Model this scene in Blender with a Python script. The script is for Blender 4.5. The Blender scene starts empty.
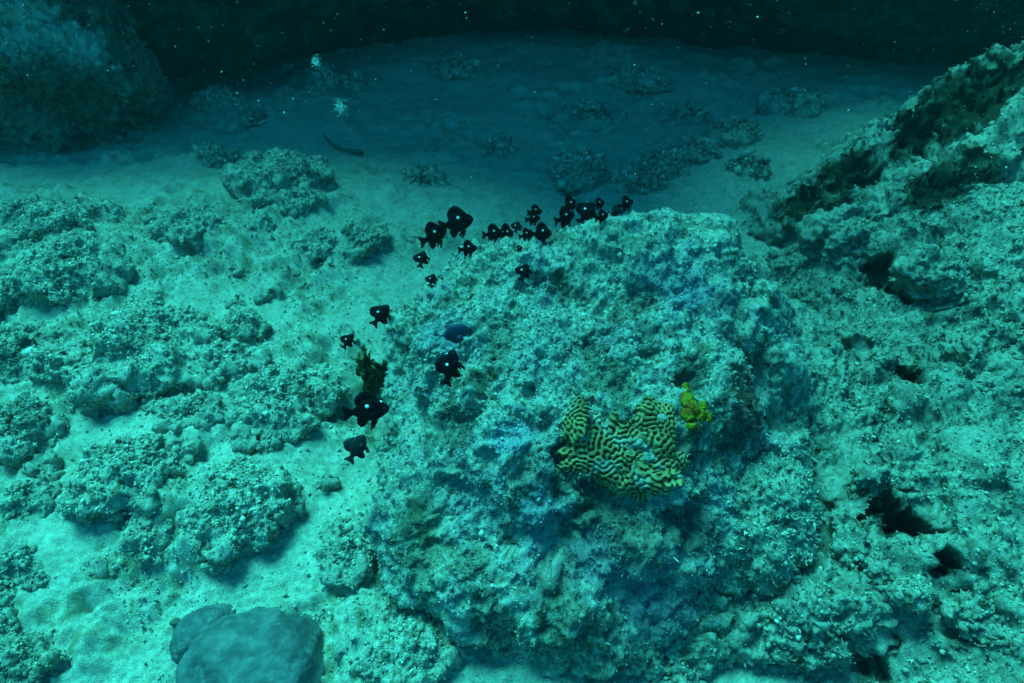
import bpy, math
import numpy as np
from mathutils import Vector, Matrix
from mathutils.bvhtree import BVHTree

R = math.radians
scene = bpy.context.scene
COL = scene.collection
W, H = 1024, 683
rng = np.random.default_rng(11)

# ---------------------------------------------------------------- camera
FPX = 667.0
PITCH = R(40)
CAM = np.array([0.0, 0.0, 1.5])
cd = bpy.data.cameras.new('camera')
cd.sensor_width = 36.0
cd.lens = 36.0 * FPX / W
cd.clip_start = 0.02
cd.clip_end = 200
cam = bpy.data.objects.new('camera', cd)
COL.objects.link(cam)
cam.location = CAM
cam.rotation_euler = (math.pi / 2 - PITCH, 0, 0)
cd.dof.use_dof = True
cd.dof.focus_distance = 1.45
cd.dof.aperture_fstop = 5.0
scene.camera = cam
C_R = np.array([1.0, 0, 0])
C_F = np.array([0, math.cos(PITCH), -math.sin(PITCH)])
C_U = np.array([0, math.sin(PITCH), math.cos(PITCH)])


def ray(px, py):
    d = C_F + C_R * (px - W / 2) / FPX + C_U * (H / 2 - py) / FPX
    return d


def at(px, py, z=0.0):
    """the point of height z that lies in direction of a pixel"""
    d = ray(px, py)
    return CAM + d * ((z - CAM[2]) / d[2])


def depth(p):
    return float(np.dot(np.asarray(p) - CAM, C_F))


# ---------------------------------------------------------------- light: daylight filtered by the water above
SUN_DIR = np.array([-0.33, 0.33, 1.0])          # towards the sun: left, a little behind, high
SUN_DIR = SUN_DIR / np.linalg.norm(SUN_DIR)
SUN_COL = (0.062, 1.0, 0.90)
SKY_TINT = (0.014, 0.80, 0.90, 1)
world = bpy.data.worlds.new('World')
scene.world = world
world.use_nodes = True
wn, wl = world.node_tree.nodes, world.node_tree.links
sky = wn.new('ShaderNodeTexSky')
sky.sky_type = 'NISHITA'
sky.sun_disc = False
sky.sun_elevation = math.asin(SUN_DIR[2])
sky.sun_rotation = math.atan2(SUN_DIR[0], SUN_DIR[1])
tint = wn.new('ShaderNodeMix')
tint.data_type = 'RGBA'
tint.blend_type = 'MULTIPLY'
tint.inputs[0].default_value = 1.0
wl.new(sky.outputs[0], tint.inputs[6])
tint.inputs[7].default_value = SKY_TINT
bg = wn['Background']
wl.new(tint.outputs[2], bg.inputs[0])
bg.inputs[1].default_value = 0.14
sd = bpy.data.lights.new('sun', 'SUN')
sd.energy = 5.0
sd.angle = R(28)
sd.color = SUN_COL
sun = bpy.data.objects.new('sun', sd)
COL.objects.link(sun)
sun.rotation_euler = Vector(-SUN_DIR).to_track_quat('-Z', 'Y').to_euler()
sun.location = (-3, 5, 8)

scene.view_settings.view_transform = 'Standard'
scene.view_settings.look = 'None'
scene.view_settings.exposure = 0.38
scene.view_settings.gamma = 1.0
cy = scene.cycles
cy.use_denoising = True
cy.max_bounces = 4
cy.diffuse_bounces = 2
cy.volume_bounces = 1
cy.transparent_max_bounces = 6
cy.caustics_reflective = False
cy.caustics_refractive = False


# ---------------------------------------------------------------- numpy noise
def _hash(ix, iy, iz, seed):
    h = (ix.astype(np.uint32) * np.uint32(374761393) + iy.astype(np.uint32) * np.uint32(668265263)
         + iz.astype(np.uint32) * np.uint32(2147483647) + np.uint32((seed * 974711) & 0xffffffff))
    h = (h ^ (h >> np.uint32(13))) * np.uint32(1274126177)
    h = (h ^ (h >> np.uint32(15))) * np.uint32(2246822519)
    return h ^ (h >> np.uint32(16))


_ang = np.random.default_rng(5).normal(size=(256, 3))
_GR = (_ang / np.linalg.norm(_ang, axis=1)[:, None]).astype(np.float32)


def noise(P, f=1.0, seed=0):
    P = np.asarray(P, np.float32) * np.float32(f) + np.float32(seed * 7.31 + 0.37)
    I = np.floor(P).astype(np.int64)
    t = (P - I).astype(np.float32)
    w = t * t * t * (t * (t * 6 - 15) + 10)
    out = np.zeros(len(P), np.float32)
    for dx in (0, 1):
        wx = w[:, 0] if dx else 1 - w[:, 0]
        for dy in (0, 1):
            wy = w[:, 1] if dy else 1 - w[:, 1]
            for dz in (0, 1):
                wz = w[:, 2] if dz else 1 - w[:, 2]
                g = _GR[_hash(I[:, 0] + dx, I[:, 1] + dy, I[:, 2] + dz, seed) & np.uint32(255)]
                out += wx * wy * wz * (g[:, 0] * (t[:, 0] - dx) + g[:, 1] * (t[:, 1] - dy) + g[:, 2] * (t[:, 2] - dz))
    return out * 1.6


def fbm(P, f, octv=3, seed=0, gain=0.5):
    a, s = 1.0, 0
    for k in range(octv):
        s = s + a * noise(P, f * 2.03 ** k, seed + k)
        a *= gain
    return s


def ridged(P, f, octv=2, seed=0):
    a, s = 1.0, 0
    for k in range(octv):
        s = s + a * (0.5 - np.abs(noise(P, f * 2.1 ** k, seed + 3 * k)))
        a *= 0.5
    return s


def worley(P, f, seed=0):
    P = np.asarray(P, np.float32) * np.float32(f)
    I = np.floor(P).astype(np.int64)
    best = np.full(len(P), 9.0, np.float32)
    for dx in (-1, 0, 1):
        for dy in (-1, 0, 1):
            for dz in (-1, 0, 1):
                h = _hash(I[:, 0] + dx, I[:, 1] + dy, I[:, 2] + dz, seed)
                q0 = I[:, 0] + dx + (h & np.uint32(1023)) / 1023.0 - P[:, 0]
                q1 = I[:, 1] + dy + ((h >> np.uint32(10)) & np.uint32(1023)) / 1023.0 - P[:, 1]
                q2 = I[:, 2] + dz + ((h >> np.uint32(20)) & np.uint32(1023)) / 1023.0 - P[:, 2]
                best = np.minimum(best, (q0 * q0 + q1 * q1 + q2 * q2).astype(np.float32))
    return np.sqrt(best)


def sstep(a, b, x):
    t = np.clip((x - a) / (b - a), 0, 1)
    return t * t * (3 - 2 * t)


# ---------------------------------------------------------------- mesh helpers
def make_obj(name, V, F, mat, parent=None, col=None, smooth=True):
    me = bpy.data.meshes.new(name)
    V = np.asarray(V, np.float32)
    F = np.asarray(F, np.int32)
    k = F.shape[1]
    me.vertices.add(len(V))
    me.vertices.foreach_set('co', V.ravel())
    me.loops.add(F.size)
    me.loops.foreach_set('vertex_index', F.ravel())
    me.polygons.add(len(F))
    me.polygons.foreach_set('loop_start', np.arange(0, F.size, k, dtype=np.int32))
    me.polygons.foreach_set('use_smooth', np.full(len(F), smooth))
    me.update(calc_edges=True)
    if col is not None:
        a = me.color_attributes.new('Col', 'FLOAT_COLOR', 'POINT')
        c4 = np.ones((len(V), 4), np.float32)
        c4[:, :3] = col
        a.data.foreach_set('color', c4.ravel())
    me.materials.append(mat)
    o = bpy.data.objects.new(name, me)
    COL.objects.link(o)
    if parent is not None:
        o.parent = parent
    return o


def tag(o, label=None, cat=None, group=None, kind=None):
    for k, v in (('label', label), ('category', cat), ('group', group), ('kind', kind)):
        if v:
            o[k] = v
    return o


def empty(name, loc):
    o = bpy.data.objects.new(name, None)
    o.empty_display_size = 0.05
    COL.objects.link(o)
    o.location = loc
    return o


def normals(V, F):
    n = np.cross(V[F[:, 2]] - V[F[:, 0]], V[F[:, 3 if F.shape[1] == 4 else 1]] - V[F[:, 1 if F.shape[1] == 4 else 0]])
    if F.shape[1] == 3:
        n = np.cross(V[F[:, 1]] - V[F[:, 0]], V[F[:, 2]] - V[F[:, 0]])
    N = np.zeros_like(V)
    for k in range(F.shape[1]):
        for a in range(3):
            N[:, a] += np.bincount(F[:, k], n[:, a], minlength=len(V))
    l = np.linalg.norm(N, axis=1)[:, None]
    return N / np.maximum(l, 1e-12)


_cs = {}


def cube_sphere(n):
    if n in _cs:
        return _cs[n]
    g = np.tan(np.linspace(-math.pi / 4, math.pi / 4, n + 1))
    a, b = np.meshgrid(g, g, indexing='ij')
    a, b = a.ravel(), b.ravel()
    o = np.ones_like(a)
    fs = [np.stack(t, 1) for t in ((o, a, b), (-o, b, a), (b, o, a), (a, -o, b), (a, b, o), (b, a, -o))]
    P = np.concatenate(fs)
    i, j = np.meshgrid(np.arange(n), np.arange(n), indexing='ij')
    i, j = i.ravel(), j.ravel()
    q = np.stack([i * (n + 1) + j, (i + 1) * (n + 1) + j, (i + 1) * (n + 1) + j + 1, i * (n + 1) + j + 1], 1)
    Q = np.concatenate([q + k * (n + 1) ** 2 for k in range(6)])
    key = np.round(P * 1e5).astype(np.int64)
    _, idx, inv = np.unique(key, axis=0, return_index=True, return_inverse=True)
    P = P[idx]
    P = P / np.linalg.norm(P, axis=1)[:, None]
    Q = inv.ravel()[Q]
    # outward orientation
    c = np.cross(P[Q[:, 2]] - P[Q[:, 0]], P[Q[:, 3]] - P[Q[:, 1]])
    flip = (c * P[Q[:, 0]]).sum(1) < 0
    Q[flip] = Q[flip][:, ::-1]
    _cs[n] = (P, Q)
    return _cs[n]


def cull(V, F, keep, *attrs):
    F = F[keep[F].all(1)]
    used = np.zeros(len(V), bool)
    used[F.ravel()] = True
    m = np.cumsum(used) - 1
    return (V[used], m[F]) + tuple(a[used] for a in attrs)


def blob_radius(D, c, blobs, k=28.0):
    """smooth union of ellipsoids seen from the centre: exit distance along each direction"""
    acc = np.zeros(len(D))
    for off, rad, rz in blobs:
        ca, sa = math.cos(rz), math.sin(rz)
        M = np.array([[ca, sa, 0], [-sa, ca, 0], [0, 0, 1]])
        S = M / np.asarray(rad, float)[:, None]
        o = S @ (-np.asarray(off, float))
        d = D @ S.T
        A = (d * d).sum(1)
        B = d @ o
        Cc = o @ o - 1
        disc = B * B - A * Cc
        t = np.where(disc > 0, (-B + np.sqrt(np.maximum(disc, 0))) / A, 0)
        acc += np.exp(k * np.maximum(t, 0))
    return np.log(acc) / k


# ---------------------------------------------------------------- materials
def nd(nt, kind, **kw):
    n = nt.nodes.new(kind)
    for k, v in kw.items():
        setattr(n, k, v)
    return n


def reef_mat(name, use_attr=True, base=(0.3, 0.28, 0.22), speck=0.5, bump=0.5, rough=0.9, s1=90.0, s2=260.0, dark=0.45):
    m = bpy.data.materials.new(name)
    m.use_nodes = True
    nt = m.node_tree
    L = nt.links
    bs = nt.nodes['Principled BSDF']
    bs.inputs['Roughness'].default_value = rough
    bs.inputs['Specular IOR Level'].default_value = 0.12
    tc = nd(nt, 'ShaderNodeNewGeometry')
    n1 = nd(nt, 'ShaderNodeTexNoise')
    n1.inputs['Scale'].default_value = s1
    n1.inputs['Detail'].default_value = 5
    n1.inputs['Roughness'].default_value = 0.7
    n2 = nd(nt, 'ShaderNodeTexNoise')
    n2.inputs['Scale'].default_value = s2
    n2.inputs['Detail'].default_value = 3
    L.new(tc.outputs['Position'], n1.inputs['Vector'])
    L.new(tc.outputs['Position'], n2.inputs['Vector'])
    r1 = nd(nt, 'ShaderNodeMapRange')
    r1.inputs[1].default_value = 0.36
    r1.inputs[2].default_value = 0.66
    r1.inputs[3].default_value = 1 - dark
    r1.inputs[4].default_value = 1.18
    L.new(n1.outputs[0], r1.inputs[0])
    r2 = nd(nt, 'ShaderNodeMapRange')
    r2.inputs[1].default_value = 0.3
    r2.inputs[2].default_value = 0.7
    r2.inputs[3].default_value = 1 - speck * 0.5
    r2.inputs[4].default_value = 1 + speck * 0.4
    L.new(n2.outputs[0], r2.inputs[0])
    mu = nd(nt, 'ShaderNodeMath', operation='MULTIPLY')
    L.new(r1.outputs[0], mu.inputs[0])
    L.new(r2.outputs[0], mu.inputs[1])
    vm = nd(nt, 'ShaderNodeVectorMath', operation='SCALE')
    if use_attr:
        at_ = nd(nt, 'ShaderNodeVertexColor', layer_name='Col')
        L.new(at_.outputs[0], vm.inputs[0])
    else:
        vm.inputs[0].default_value = base
    L.new(mu.outputs[0], vm.inputs['Scale'])
    L.new(vm.outputs[0], bs.inputs['Base Color'])
    ad = nd(nt, 'ShaderNodeMath', operation='ADD')
    L.new(n1.outputs[0], ad.inputs[0])
    L.new(n2.outputs[0], ad.inputs[1])
    bp = nd(nt, 'ShaderNodeBump')
    bp.inputs['Strength'].default_value = bump
    bp.inputs['Distance'].default_value = 0.006
    L.new(ad.outputs[0], bp.inputs['Height'])
    L.new(bp.outputs[0], bs.inputs['Normal'])
    return m


def plain_mat(name, colr, rough=0.6, spec=0.3):
    m = bpy.data.materials.new(name)
    m.use_nodes = True
    nt = m.node_tree
    bs = nt.nodes['Principled BSDF']
    bs.inputs['Roughness'].default_value = rough
    bs.inputs['Specular IOR Level'].default_value = spec
    n1 = nd(nt, 'ShaderNodeTexNoise')
    n1.inputs['Scale'].default_value = 60
    mx = nd(nt, 'ShaderNodeMix', data_type='RGBA')
    mx.inputs[6].default_value = tuple(0.7 * c for c in colr) + (1,)
    mx.inputs[7].default_value = tuple(min(1, 1.2 * c) for c in colr) + (1,)
    tc = nd(nt, 'ShaderNodeTexCoord')
    nt.links.new(tc.outputs['Object'], n1.inputs['Vector'])
    nt.links.new(n1.outputs[0], mx.inputs[0])
    nt.links.new(mx.outputs[2], bs.inputs['Base Color'])
    return m


M_ROCK = reef_mat('reef_rock', dark=0.42, bump=0.8, s1=120, s2=400)
M_TURF = reef_mat('reef_turf', speck=0.4, bump=0.0, dark=0.25)
M_SAND = reef_mat('silty_sand', speck=0.4, bump=0.6, s1=75, s2=300, dark=0.28)
M_SMOOTH = reef_mat('smooth_coral', speck=0.3, bump=0.3, s1=60, s2=480, dark=0.15, rough=0.6)
M_BRAIN = reef_mat('brain_coral_skin', speck=0.25, bump=0.15, dark=0.2, rough=0.7)

SAND = np.array([0.47, 0.44, 0.36])
SILT = np.array([0.42, 0.40, 0.33])
OLIVE = np.array([0.12, 0.115, 0.065])
BROWN = np.array([0.10, 0.065, 0.04])
DARK = np.array([0.030, 0.028, 0.022])
PURPLE = np.array([0.34, 0.28, 0.32])
BLUE = np.array([0.28, 0.30, 0.345])
RUST = np.array([0.26, 0.08, 0.05])
PALE = np.array([0.62, 0.60, 0.52])


def lerp(a, b, t):
    t = np.asarray(t)[:, None]
    return a * (1 - t) + b * t


# ---------------------------------------------------------------- crumbs and turf tufts on a surface (uncountable: kind stuff)
_OCT_V = np.array([[1, 0, 0], [-1, 0, 0], [0, 1, 0], [0, -1, 0], [0, 0, 1], [0, 0, -1]], float)
_OCT_F = np.array([[0, 2, 4], [2, 1, 4], [1, 3, 4], [3, 0, 4], [2, 0, 5], [1, 2, 5], [3, 1, 5], [0, 3, 5]])


def rand_rot(n):
    q = rng.normal(size=(n, 4))
    q /= np.linalg.norm(q, axis=1)[:, None]
    w, x, y, z = q.T
    return np.stack([np.stack([1 - 2 * (y * y + z * z), 2 * (x * y - z * w), 2 * (x * z + y * w)], 1),
                     np.stack([2 * (x * y + z * w), 1 - 2 * (x * x + z * z), 2 * (y * z - x * w)], 1),
                     np.stack([2 * (x * z - y * w), 2 * (y * z + x * w), 1 - 2 * (x * x + y * y)], 1)], 1)


def crumbs(P, size, colr):
    """little irregular lumps"""
    n = len(P)
    s = size[:, None] * rng.uniform(0.45, 1.25, (n, 3))
    T = _OCT_V[None] * rng.uniform(0.6, 1.35, (n, 6, 1)) * s[:, None, :]
    T = np.einsum('nij,nkj->nki', rand_rot(n), T) + P[:, None, :]
    F = (_OCT_F[None] + 6 * np.arange(n)[:, None, None]).reshape(-1, 3)
    return T.reshape(-1, 3), F, np.repeat(colr, 6, 0)


def tufts(P, N, size, colr, blades=4):
    """little upright algae blades, thin double triangles with a bend"""
    n = len(P)
    P, N, size, colr = (np.repeat(a, blades, 0) for a in (P, N, size, colr))
    m = len(P)
    d = N + rng.normal(size=(m, 3)) * 0.55
    d /= np.linalg.norm(d, axis=1)[:, None]
    side = np.cross(d, rng.normal(size=(m, 3)))
    side /= np.linalg.norm(side, axis=1)[:, None] + 1e-9
    L = (size * rng.uniform(0.6, 1.4, m))[:, None]
    w = L * 0.22
    base = P + rng.normal(size=(m, 3)) * L * 0.35
    tip = base + d * L + rng.normal(size=(m, 3)) * L * 0.25
    mid = base + d * L * 0.55
    V = np.stack([base - side * w * 0.6, base + side * w * 0.6, mid + side * w, tip, mid - side * w], 1)
    F = np.array([[0, 1, 2], [0, 2, 4], [4, 2, 3]])
    F = (F[None] + 5 * np.arange(m)[:, None, None]).reshape(-1, 3)
    return V.reshape(-1, 3), F, np.repeat(colr, 5, 0)


def dress(parent, V, N, C, n_crumb, n_tuft, size=0.006, keep=None, name='turf'):
    idx = np.arange(len(V)) if keep is None else np.nonzero(keep)[0]
    parts = []
    off = 0
    if n_crumb:
        k = rng.choice(idx, n_crumb)
        sz = size * rng.lognormal(-0.1, 0.5, n_crumb)
        c = C[k] * rng.uniform(0.5, 1.2, (n_crumb, 1))
        parts.append(crumbs(V[k] + N[k] * (sz * 0.25)[:, None] + rng.normal(size=(n_crumb, 3)) * size * 0.5, sz, np.clip(c, 0, 0.8)))
    if n_tuft:
        k = rng.choice(idx, n_tuft)
        sz = size * 1.7 * rng.lognormal(0, 0.35, n_tuft)
        c = C[k] * rng.uniform(0.6, 1.4, (n_tuft, 1))
        parts.append(tufts(V[k], N[k], sz, np.clip(c, 0, 0.8)))
    VV, FF, CC = [], [], []
    for v, f, c in parts:
        VV.append(v)
        FF.append(f + off)
        CC.append(c)
        off += len(v)
    o = make_obj(name, np.concatenate(VV), np.concatenate(FF), M_TURF, parent, np.concatenate(CC), smooth=True)
    o['kind'] = 'stuff'
    return o


# ---------------------------------------------------------------- rocks
def rock_geo(c, blobs, n, seed, scale=1.0, amps=(0.05, 0.022, 0.010, 0.004), warp=0.02, pits=(), zcut=-0.06, k=28.0, worl=0.014, worl2=0.007):
    D, Q = cube_sphere(n)
    c = np.asarray(c, float)
    r = blob_radius(D, c, blobs, k)
    P = c + D * r[:, None]
    s = 1.0 / scale
    w = np.stack([noise(P, 6 * s, seed + 90), noise(P, 6 * s, seed + 91), noise(P, 6 * s, seed + 92)], 1)
    P = P + w * warp * scale
    N = normals(P, Q)
    d = amps[0] * scale * fbm(P, 4.2 * s, 2, seed)
    d = d + amps[1] * scale * (ridged(P, 11 * s, 2, seed + 10) - 0.35) * 1.6
    P = P + N * d[:, None]
    if worl:
        wf = worley(P + w * 0.02, 24, seed + 20)
        P = P - N * (worl * (wf - 0.45))[:, None]
        if worl2:
            P = P - N * (worl2 * (worley(P + w * 0.01, 58, seed + 25) - 0.45))[:, None]
    N = normals(P, Q)
    f = amps[2] * fbm(P, 34, 2, seed + 30, 0.6) + amps[3] * fbm(P, 105, 2, seed + 40, 0.7)
    P0 = P
    P = P + N * f[:, None]
    if pits:
        sink = np.zeros(len(P))
        wb_ = 0.5 * fbm(P0, 24, 2, seed + 45, 0.7)
        for p, rad, dep in pits:
            sink = np.maximum(sink, dep * sstep(1.25, 0.5, np.linalg.norm(P0 - np.asarray(p), axis=1) / (1.2 * rad) + wb_))
        P = P - D * sink[:, None]
    P, F = cull(P, Q, P[:, 2] > zcut)
    return P, F, normals(P, F)


def rock_col(V, N, seed, silt=0.75, darkness=0.35, purple=0.0, tone=1.0):
    """reef crust: silt lying on upward faces, turf algae, bare dark patches, coralline crust"""
    a = fbm(V, 9, 3, seed + 50, 0.6)
    b = fbm(V, 22, 3, seed + 60, 0.65)
    e = fbm(V, 60, 2, seed + 70, 0.7)
    up = sstep(-0.35, 0.45, N[:, 2] + 0.45 * b)
    C = lerp(OLIVE * 1.7, SAND, np.clip(up * silt + 0.30 * e + 0.32, 0, 1))
    C = lerp(C, OLIVE, 0.45 * sstep(0.3, 0.8, b + 0.3 * e))
    C = lerp(C, OLIVE * 0.8, 0.75 * sstep(0.1, 0.7, -e - 0.35 * b))
    if purple > 0:
        C = lerp(C, PURPLE, purple * sstep(0.0, 0.45, a + 0.4 * e))
        C = lerp(C, BLUE, purple * 0.8 * sstep(0.1, 0.55, fbm(V, 7, 2, seed + 80)))
    C = lerp(C, DARK * 1.5, np.clip(darkness * sstep(0.15, 0.6, -a + 0.5 * b), 0, 1))
    C = lerp(C, PALE, 0.35 * sstep(0.45, 0.9, e + 0.3 * b))
    return np.clip(C * tone, 0.005, 0.8)


def surface_hit(V, F):
    t = BVHTree.FromPolygons(V.tolist(), F.tolist())

    def hit(px, py):
        d = Vector(ray(px, py)).normalized()
        h = t.ray_cast(Vector(CAM), d)
        return np.array(h[0]) if h[0] is not None else None
    return hit, t


def rock(name, label, c, blobs, n, seed, cat='rock', group=None, purple=0.0, silt=0.75, darkness=0.35, tone=1.0, crumb=0, tuft=0, size=0.004, pits_at=(), patches=(), mat=None, dress_keep=None, **kw):
    pits, pts = [], []
    if pits_at or patches:          # a coarse copy first, to find where hollows and patches sit on the surface
        kw2 = dict(kw)
        kw2['worl'] = 0.0
        V, F, N = rock_geo(c, blobs, 40, seed, **kw2)
        hit, _ = surface_hit(V, F)
        for x, y, r, d in pits_at:
            h = hit(x, y)
            if h is not None:
                pits.append((h, r, d))
        for x, y, r, cl, am in patches:
            h = hit(x, y)
            if h is not None:
                pts.append((h, r, cl, am))
    V, F, N = rock_geo(c, blobs, n, seed, pits=pits, **kw)
    C = rock_col(V, N, seed, silt, darkness, purple, tone)
    foot = V[:, 2] - ground_z(V[:, 0], V[:, 1]) + 0.02 * fbm(V, 30, 2, seed + 87)
    C = lerp(C, SAND * 0.95, 0.8 * sstep(0.06, 0.008, foot))          # silt drifted up its foot
    if pts:
        wob = 0.45 * fbm(V, 26, 3, seed + 83, 0.7)
        for h, r, cl, am in pts:
            C = lerp(C, cl, am * sstep(1.15, 0.5, np.linalg.norm(V - h, axis=1) / r + wob))
    base = np.array([c[0], c[1], min(0.0, c[2])])
    root = empty(name, base)
    make_obj('rock_body', V - base, F, mat or M_ROCK, root, C)
    if crumb or tuft:
        dress(root, V - base, N, C, crumb, tuft, size, dress_keep(V, N) if dress_keep else None)
    tag(root, label, cat, group)
    return root, V, F, N, C


# ================================================================ THE SEABED
SWELLS = []          # silt drifted up against the rocks: x, y, radius x, radius y, height


def ground_z(X, Y):
    P = np.stack([X, Y, np.zeros_like(X)], 1)
    z = 0.05 * fbm(P, 1.1, 2, 3)
    z = z + 0.10 * np.exp(-(((X + 1.3) / 0.9) ** 2 + ((Y - 1.9) / 1.0) ** 2))      # swell of the left flat
    z = z - 0.10 * sstep(2.6, 4.0, Y)                                             # the channel dips towards the ledge
    for x, y, a, b_, h in SWELLS:
        z = z + h * np.exp(-(((X - x) / a) ** 2 + ((Y - y) / b_) ** 2))
    return z


LR = [
    ('boulder', 'silt-covered boulder with a shaded right flank, left of the seaweed clump', 162, 372, 146, 92, 60, 0.70, dict(silt=0.85)),
    ('boulder', 'knobbly boulder with a dark crown at lower left, above the bare sand', 142, 498, 96, 92, 56, 0.80, dict(darkness=0.6)),
    ('boulder', 'rounded crusty boulder casting a shadow right, above the smooth purple coral', 247, 530, 104, 96, 60, 0.85, dict(silt=0.9, darkness=0.25)),
    ('rock', 'long low rock with dark right end, below the hollow at the left', 88, 302, 120, 62, 48, 0.60, dict(darkness=0.5)),
    ('hollow_rock', 'flat rock with a dark hollow on top near the left edge', 72, 258, 140, 58, 48, 0.45, dict(darkness=0.35)),
    ('rock', 'dark knobbly rock cut by the left edge, level with the long low rock', 8, 318, 52, 66, 36, 0.9, dict(darkness=0.8, silt=0.5)),
    ('rock', 'dark ragged rock at the left edge under a pale flat chip', 28, 376, 66, 54, 40, 0.8, dict(darkness=0.9, silt=0.45)),
    ('rock', 'small dark-sided rock between the ragged rock and the large silt boulder', 72, 388, 52, 34, 32, 0.8, dict(darkness=0.6)),
    ('rock', 'ragged dark rock cluster at the left edge beside the knobbly boulder', 34, 446, 84, 50, 44, 0.7, dict(darkness=0.75, silt=0.6)),
    ('rock', 'oblong dark rock lying on sand at the left edge', 38, 513, 66, 30, 32, 0.7, dict(darkness=0.85, silt=0.5)),
    ('rock', 'low lump below the knobbly boulder at lower left', 163, 556, 46, 42, 32, 0.7, dict(darkness=0.4)),
    ('rock', 'weathered low clump at far lower left on the bare sand', 28, 572, 44, 34, 28, 0.5, dict(darkness=0.5)),
    ('rock', 'dark lump in the bottom left corner', 22, 672, 110, 40, 36, 0.5, dict(darkness=0.9, silt=0.3)),
    ('rock', 'small dark lump on the left edge above the corner', 8, 636, 34, 34, 26, 0.6, dict(darkness=0.8, silt=0.4)),
    ('mound', 'wide low mound of silted rubble between two boulders at left centre', 288, 420, 110, 84, 50, 0.45, dict(silt=0.9)),
    ('rock', 'narrow rock ridge right of the large silt boulder', 238, 388, 70, 40, 36, 0.6, dict(darkness=0.5)),
    ('rock', 'silted knoll with shaded right side near the sand channel', 284, 196, 92, 62, 44, 0.75, dict(silt=0.8, darkness=0.3)),
    ('rock', 'dark round rock just left of the central boulder top', 364, 257, 50, 42, 36, 1.0, dict(darkness=0.75, silt=0.5)),
    ('rock', 'broken dark-topped rock in the pale sand left of the round rock', 200, 252, 74, 36, 36, 0.5, dict(darkness=0.5)),
    ('rock', 'small dark knob below the silted knoll', 304, 217, 44, 24, 28, 0.8, dict(darkness=0.7)),
    ('rock', 'low rock bump beside the dark round rock', 325, 262, 50, 30, 28, 0.5, dict(silt=0.9)),
    ('rock', 'small crusty rock above the knobbly boulder', 205, 440, 62, 40, 32, 0.5, dict(darkness=0.45)),
    ('rock', 'flat silted rock on the left edge above the hollow rock', 28, 222, 80, 36, 34, 0.4, dict(silt=0.9)),
    ('rock', 'rough low rock between the large silt boulder and the rubble mound', 250, 350, 56, 30, 30, 0.5, dict(silt=0.8)),
    ('rock', 'low silted rock at the left foot of the central boulder', 352, 560, 60, 90, 40, 0.45, dict(silt=0.95, darkness=0.15)),
    ('rock', 'pale low rock at the bottom edge beneath the central boulder', 410, 655, 130, 60, 44, 0.40, dict(silt=0.95, darkness=0.12)),
]
for nm, lab, px, py, w, h, n, fl, kw in LR:
    q_ = at(px, py, 0.04)
    s_ = depth(q_) / FPX
    SWELLS.append((q_[0] - 0.1 * w * s_, q_[1], 0.75 * w * s_, 0.95 * h * s_, 0.22 * min(w, h) * s_))


def gz(x, y):
    return float(ground_z(np.array([x]), np.array([y]))[0])


ys = [0.15]
while ys[-1] < 9:
    ys.append(ys[-1] + 0.0036 * (0.75 + ys[-1] ** 1.35))
ys = np.array(ys)
us = np.linspace(-1, 1, 520)
YY, UU = np.meshgrid(ys, us, indexing='ij')
XX = UU * (1.05 + 0.95 * YY)
sv = np.stack([XX.ravel(), YY.ravel(), np.zeros(XX.size)], 1)
z = ground_z(sv[:, 0], sv[:, 1])
near = sstep(4.0, 2.2, sv[:, 1])
left = sstep(0.2, -0.25, sv[:, 0])
lump = fbm(sv, 5.5, 3, 21, 0.55)
rough = sstep(0.0, 0.5, fbm(sv, 2.2, 2, 24) + 0.42 * left * near)
z = z + 0.036 * lump * (0.35 + rough) + 0.034 * (ridged(sv, 14, 3, 33) - 0.3) * rough * (0.3 + near)
z = z + 0.0055 * fbm(sv, 42, 3, 41, 0.65) * (0.4 + near)
sv[:, 2] = z
nx = len(us)
i, j = np.meshgrid(np.arange(len(ys) - 1), np.arange(nx - 1), indexing='ij')
i, j = i.ravel(), j.ravel()
sf = np.stack([i * nx + j, i * nx + j + 1, (i + 1) * nx + j + 1, (i + 1) * nx + j], 1)
sn = normals(sv, sf)
b = fbm(sv, 16, 3, 51, 0.6)
e = fbm(sv, 48, 2, 55, 0.7)
sc_ = lerp(SAND, OLIVE * 1.8, np.clip(0.7 * (0.35 + 0.65 * rough) * sstep(0.0, 0.6, b + 0.5 * e) + 0.15 * sstep(0.2, 0.8, e), 0, 1))
sc_ = lerp(sc_, PALE, 0.35 * sstep(0.35, 0.8, -b + 0.3 * e))
seabed = make_obj('seabed', sv, sf, M_SAND, None, sc_)
tag(seabed, kind='structure')
m = (sv[:, 1] < 2.6) & (sv[:, 1] > 0.35) & (np.abs(sv[:, 0]) < 0.25 + 0.85 * sv[:, 1])
vi = np.nonzero(m)[0]
wgt = (0.15 + rough[vi]) * np.maximum(sv[vi, 1], 0.4) ** 1.2
vi = rng.choice(vi, 42000, p=wgt / wgt.sum())
sz = 0.0026 * rng.lognormal(0, 0.45, len(vi))
cc = sc_[vi] * rng.uniform(0.7, 1.3, (len(vi), 1))
jit = rng.normal(size=(len(vi), 3)) * np.array([0.006, 0.006, 0.0005])
rv, rf, rc = crumbs(sv[vi] + jit + np.array([0, 0, 0.001]), sz, np.clip(cc, 0, 0.75))
grit = make_obj('coral_grit', rv, rf, M_TURF, None, rc, smooth=True)
tag(grit, 'pale coral grit and broken shell strewn over the silty sand', 'grit', kind='stuff')


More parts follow.
